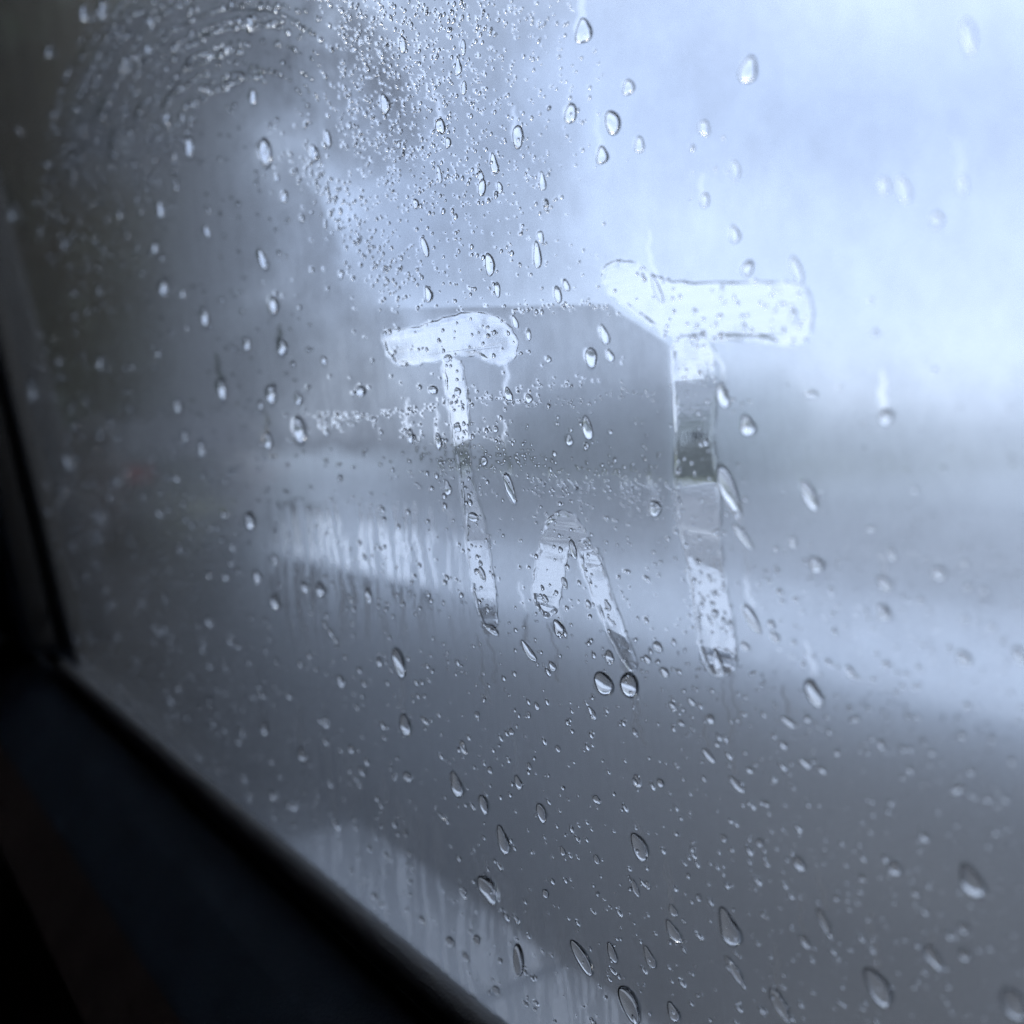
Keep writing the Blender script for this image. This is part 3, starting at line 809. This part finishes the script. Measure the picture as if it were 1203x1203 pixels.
# ------------------------------------------------------------------ condensation film: thickness laid out on the glass
GX = np.concatenate([np.arange(-24, 1300, 2.4), [1420, 1700]])
GY = np.concatenate([[-420, -200], np.arange(-60, 1270, 2.4), [1420]])
XX, YY = np.meshgrid(GX, GY)
def noise2(x, y, seed, oct=4):
    """smooth value noise"""
    r_ = np.random.default_rng(seed); T = r_.random((128, 128)); out = np.zeros_like(x); amp = 1; tot = 0
    for o_ in range(oct):
        fx, fy = x * 2 ** o_, y * 2 ** o_
        ix, iy = np.floor(fx).astype(int), np.floor(fy).astype(int); tx, ty = fx - ix, fy - iy
        tx, ty = tx * tx * (3 - 2 * tx), ty * ty * (3 - 2 * ty)
        g_ = lambda a_, b_: T[a_ % 128, b_ % 128]
        out += amp * ((g_(ix, iy) * (1 - tx) + g_(ix + 1, iy) * tx) * (1 - ty) + (g_(ix, iy + 1) * (1 - tx) + g_(ix + 1, iy + 1) * tx) * ty)
        tot += amp; amp *= .5
    return out / tot
def sstep(a, b, x):
    t = np.clip((x - a) / (b - a), 0, 1); return t * t * (3 - 2 * t)
mist = np.full(XX.shape, .97); haze = np.full(XX.shape, .10)
big = noise2(XX / 170, YY / 170, 1); fine = noise2(XX / 26, YY / 34, 2)
haze += (big - .5) * .20 + (fine - .5) * .15 + (noise2(XX / 9, YY / 14, 77, 3) - .5) * .10
# thicker old fog between the letters, with a wiped upper edge
patch = sstep(356, 362, YY + (XX - 640) * .02 * (XX < 720) - np.clip(XX - 715, 0, 75) * .65) * sstep(798, 776, XX) * sstep(420, 520, XX) * sstep(700, 560, YY)
haze += .46 * patch
# wiped patch under the arcs: thin fog
rr = np.hypot((XX - 290) / .86, (YY - 195) / .95)
wiped = sstep(250, 150, np.hypot((XX - 330) / 1.0, (YY - 330) / 1.1))
haze -= .14 * wiped
rr = np.hypot((XX - 290) / .80, (YY - 200) / .95) + 16 * (noise2(XX / 75, YY / 75, 5) - .5)
arcs = .5 + .5 * np.sin(rr * .53)
line = np.zeros_like(rr)
for k_, r_ in enumerate(ARC_R[4::2]): line = np.maximum(line, np.exp(-((rr - r_) / 1.7) ** 2) * sstep(.52, .70, noise2(np.arctan2(YY - 200, XX - 290) * 3.4 + k_ * 7.3, rr / 90, 31, 3)))
band = sstep(310, 235, rr) * sstep(270, 170, YY)
dk = sstep(16, -16, XX - (345 + .69 * (YY - 190) + 30 * (fine - .5))) * sstep(120, 210, YY) * sstep(545, 520, YY + 20 * (fine - .5)) * sstep(90, 260, XX)
bandz = band * (.74 + (fine - .5) * .3) * (1 - dk)
# beaded field
fx_ = XX + 130 * (noise2(XX / 90, YY / 90, 41) - .5)
field = sstep(370, 450, fx_) * sstep(740, 560, fx_) * sstep(400, 320, YY + 40 * (fine - .5))
haze += np.maximum(field * .42, bandz)
haze += .82 * dk * (1 - field) * (1 - patch)
# trickles: thin vertical runs
sx = XX - (YY - 600) * .10 + 16 * (noise2(XX / 70, YY / 70, 51, 4) - .5)
st = noise2(sx / 4.2, YY / 75, 8, 3); st2 = noise2(sx / 13, YY / 320, 9, 2)
reg = np.maximum(sstep(300, 345, XX) * sstep(600, 470, XX) * sstep(578, 600, YY - .05 * (XX - 320)) * sstep(790, 690, YY),
                 .55 * sstep(-175, -120, (YY - 780) - .8 * (XX - 95)) * sstep(350, 400, XX) * sstep(900, 700, XX))
reg = np.maximum(reg, .06)
haze += reg * ((st - .5) * .55 + (st2 - .5) * .3)
mist -= reg * sstep(.40, .66, st) * .82
mist -= band * line * .7 * sstep(250, 150, YY) * sstep(80, 120, rr) * sstep(400, 310, XX)
# thin fog near the pillar and low in the corner
haze -= .06 * sstep(420, 120, XX) + .04 * sstep(700, 1000, YY)
mist -= .62 * sstep(250, 0, XX) + .12 * sstep(760, 1000, YY)
haze = np.clip(haze, .02, .97)
# clear where a finger or a drop has taken the fog away
def stamp_poly(P, soft=2.4, fade=None):
    x0, y0 = P.min(0) - 8; x1, y1 = P.max(0) + 8
    cx = np.where((GX >= x0) & (GX <= x1))[0]; cy_ = np.where((GY >= y0) & (GY <= y1))[0]
    sub = np.ix_(cy_, cx); px, py = XX[sub], YY[sub]
    ins = np.zeros(px.shape, bool); dist = np.full(px.shape, 1e9); n = len(P)
    for i in range(n):
        a_, b_ = P[i], P[(i + 1) % n]
        cond = ((a_[1] > py) != (b_[1] > py))
        with np.errstate(divide='ignore', invalid='ignore'):
            xi = (b_[0] - a_[0]) * (py - a_[1]) / (b_[1] - a_[1]) + a_[0]
        ins ^= cond & (px < xi)
        ab = b_ - a_; t = np.clip(((px - a_[0]) * ab[0] + (py - a_[1]) * ab[1]) / (ab @ ab + 1e-9), 0, 1)
        dist = np.minimum(dist, np.hypot(px - a_[0] - t * ab[0], py - a_[1] - t * ab[1]))
    sd_ = np.where(ins, -dist, dist)
    sd_ = sd_ + 3.0 * (noise2(px / 7, py / 9, 21, 3) - .5) + 2.5 * (noise2(px / 24, py / 24, 22, 2) - .5)
    k = sstep(-soft, soft * .5, sd_)
    rn = noise2(px / 16, py / 26, 12)
    resid = (.04 + .5 * sstep(.5, .85, rn)) * (1 - k)
    if fade: resid = np.maximum(resid, (1 - k) * .9 * sstep(fade[0], fade[1], py + 14 * (rn - .5)))
    mist[sub] = mist[sub] * k + resid
FADE = {'small_stem': (690, 752), 'caret_b': (735, 800), 'big_stem': (775, 812)}
for nm_, P in OUT.items(): stamp_poly(P, fade=FADE.get(nm_))
def stamp_ell(x, y, L, W, tl, grow=1.0):
    m_ = max(L, W) * .6 + 4
    i0, i1 = np.searchsorted(GX, (x - m_, x + m_)); j0, j1 = np.searchsorted(GY, (y - m_, y + m_))
    px, py = XX[j0:j1, i0:i1] - x, YY[j0:j1, i0:i1] - y
    a_ = R(tl); al = px * math.sin(a_) + py * math.cos(a_); ac = px * math.cos(a_) - py * math.sin(a_)
    d = np.sqrt((al / (L / 2 * grow)) ** 2 + (ac / (W / 2 * grow)) ** 2)
    mist[j0:j1, i0:i1] *= sstep(.85, 1.1, d)
for s in STAMPS: stamp_ell(*s)
for (x, y, L, W, tl) in beads: stamp_ell(x, y, max(L, 3.4), max(W, 3.0), tl)
def trail(x, y, n, w, lean_):
    for k_ in range(n):
        t = k_ * 2.0; xx = x - lean_ * t + 2.2 * math.sin(t * .11 + x) + 1.2 * math.sin(t * .31 + y); yy = y - t
        i0, i1 = np.searchsorted(GX, (xx - 6, xx + 6)); j0, j1 = np.searchsorted(GY, (yy - 3, yy + 3))
        d = (XX[j0:j1, i0:i1] - xx) / (w * (1 - .6 * k_ / n))
        mist[j0:j1, i0:i1] *= 1 - .55 * np.exp(-d * d) * np.exp(-((YY[j0:j1, i0:i1] - yy) / 2.0) ** 2)
rt = random.Random(11)
for (x, y, L, W, tl) in STAMPS:
    if L > 17 and rt.random() < (.5 if y > 430 else .12): trail(x, y - L * .4, int(rt.uniform(8, 36)), W * .22 + 1.0, .12)
for (x, y) in ((573, 738), (560, 742), (742, 788), (735, 786), (848, 796), (858, 790), (646, 729)):
    ln2 = rt.uniform(40, 95); trail(x + ln2 * .16, y + ln2, int(ln2 / 2), 2.2, .16)
mist = np.clip(mist, 0, 1)
nr, nc = XX.shape
idx = np.arange(nr * nc).reshape(nr, nc)
Fq = np.stack([idx[:-1, :-1], idx[1:, :-1], idx[1:, 1:], idx[:-1, 1:]], -1).reshape(-1, 4)
Q = uv(XX, YY).reshape(-1, 2)
umax = u_front + .02 + lean * (Q[:, 1] - v_sill)
okv = (Q[:, 0] > U_BACK) & (Q[:, 0] < umax) & (Q[:, 1] > v_sill - .04) & (Q[:, 1] < V_TOP)
Fq = Fq[okv[Fq].all(1)]
me = from_arrays('condensation', pt(Q, 0.0), Fq, True)
for nm, arr in (('mist', mist), ('haze', haze)):
    at = me.attributes.new(nm, 'FLOAT', 'POINT'); at.data.foreach_set('value', arr.ravel().astype(np.float32))
tag(mesh_obj('condensation', me, M['fog']), 'fine grey condensation fogging the car window', 'condensation', kind='stuff')
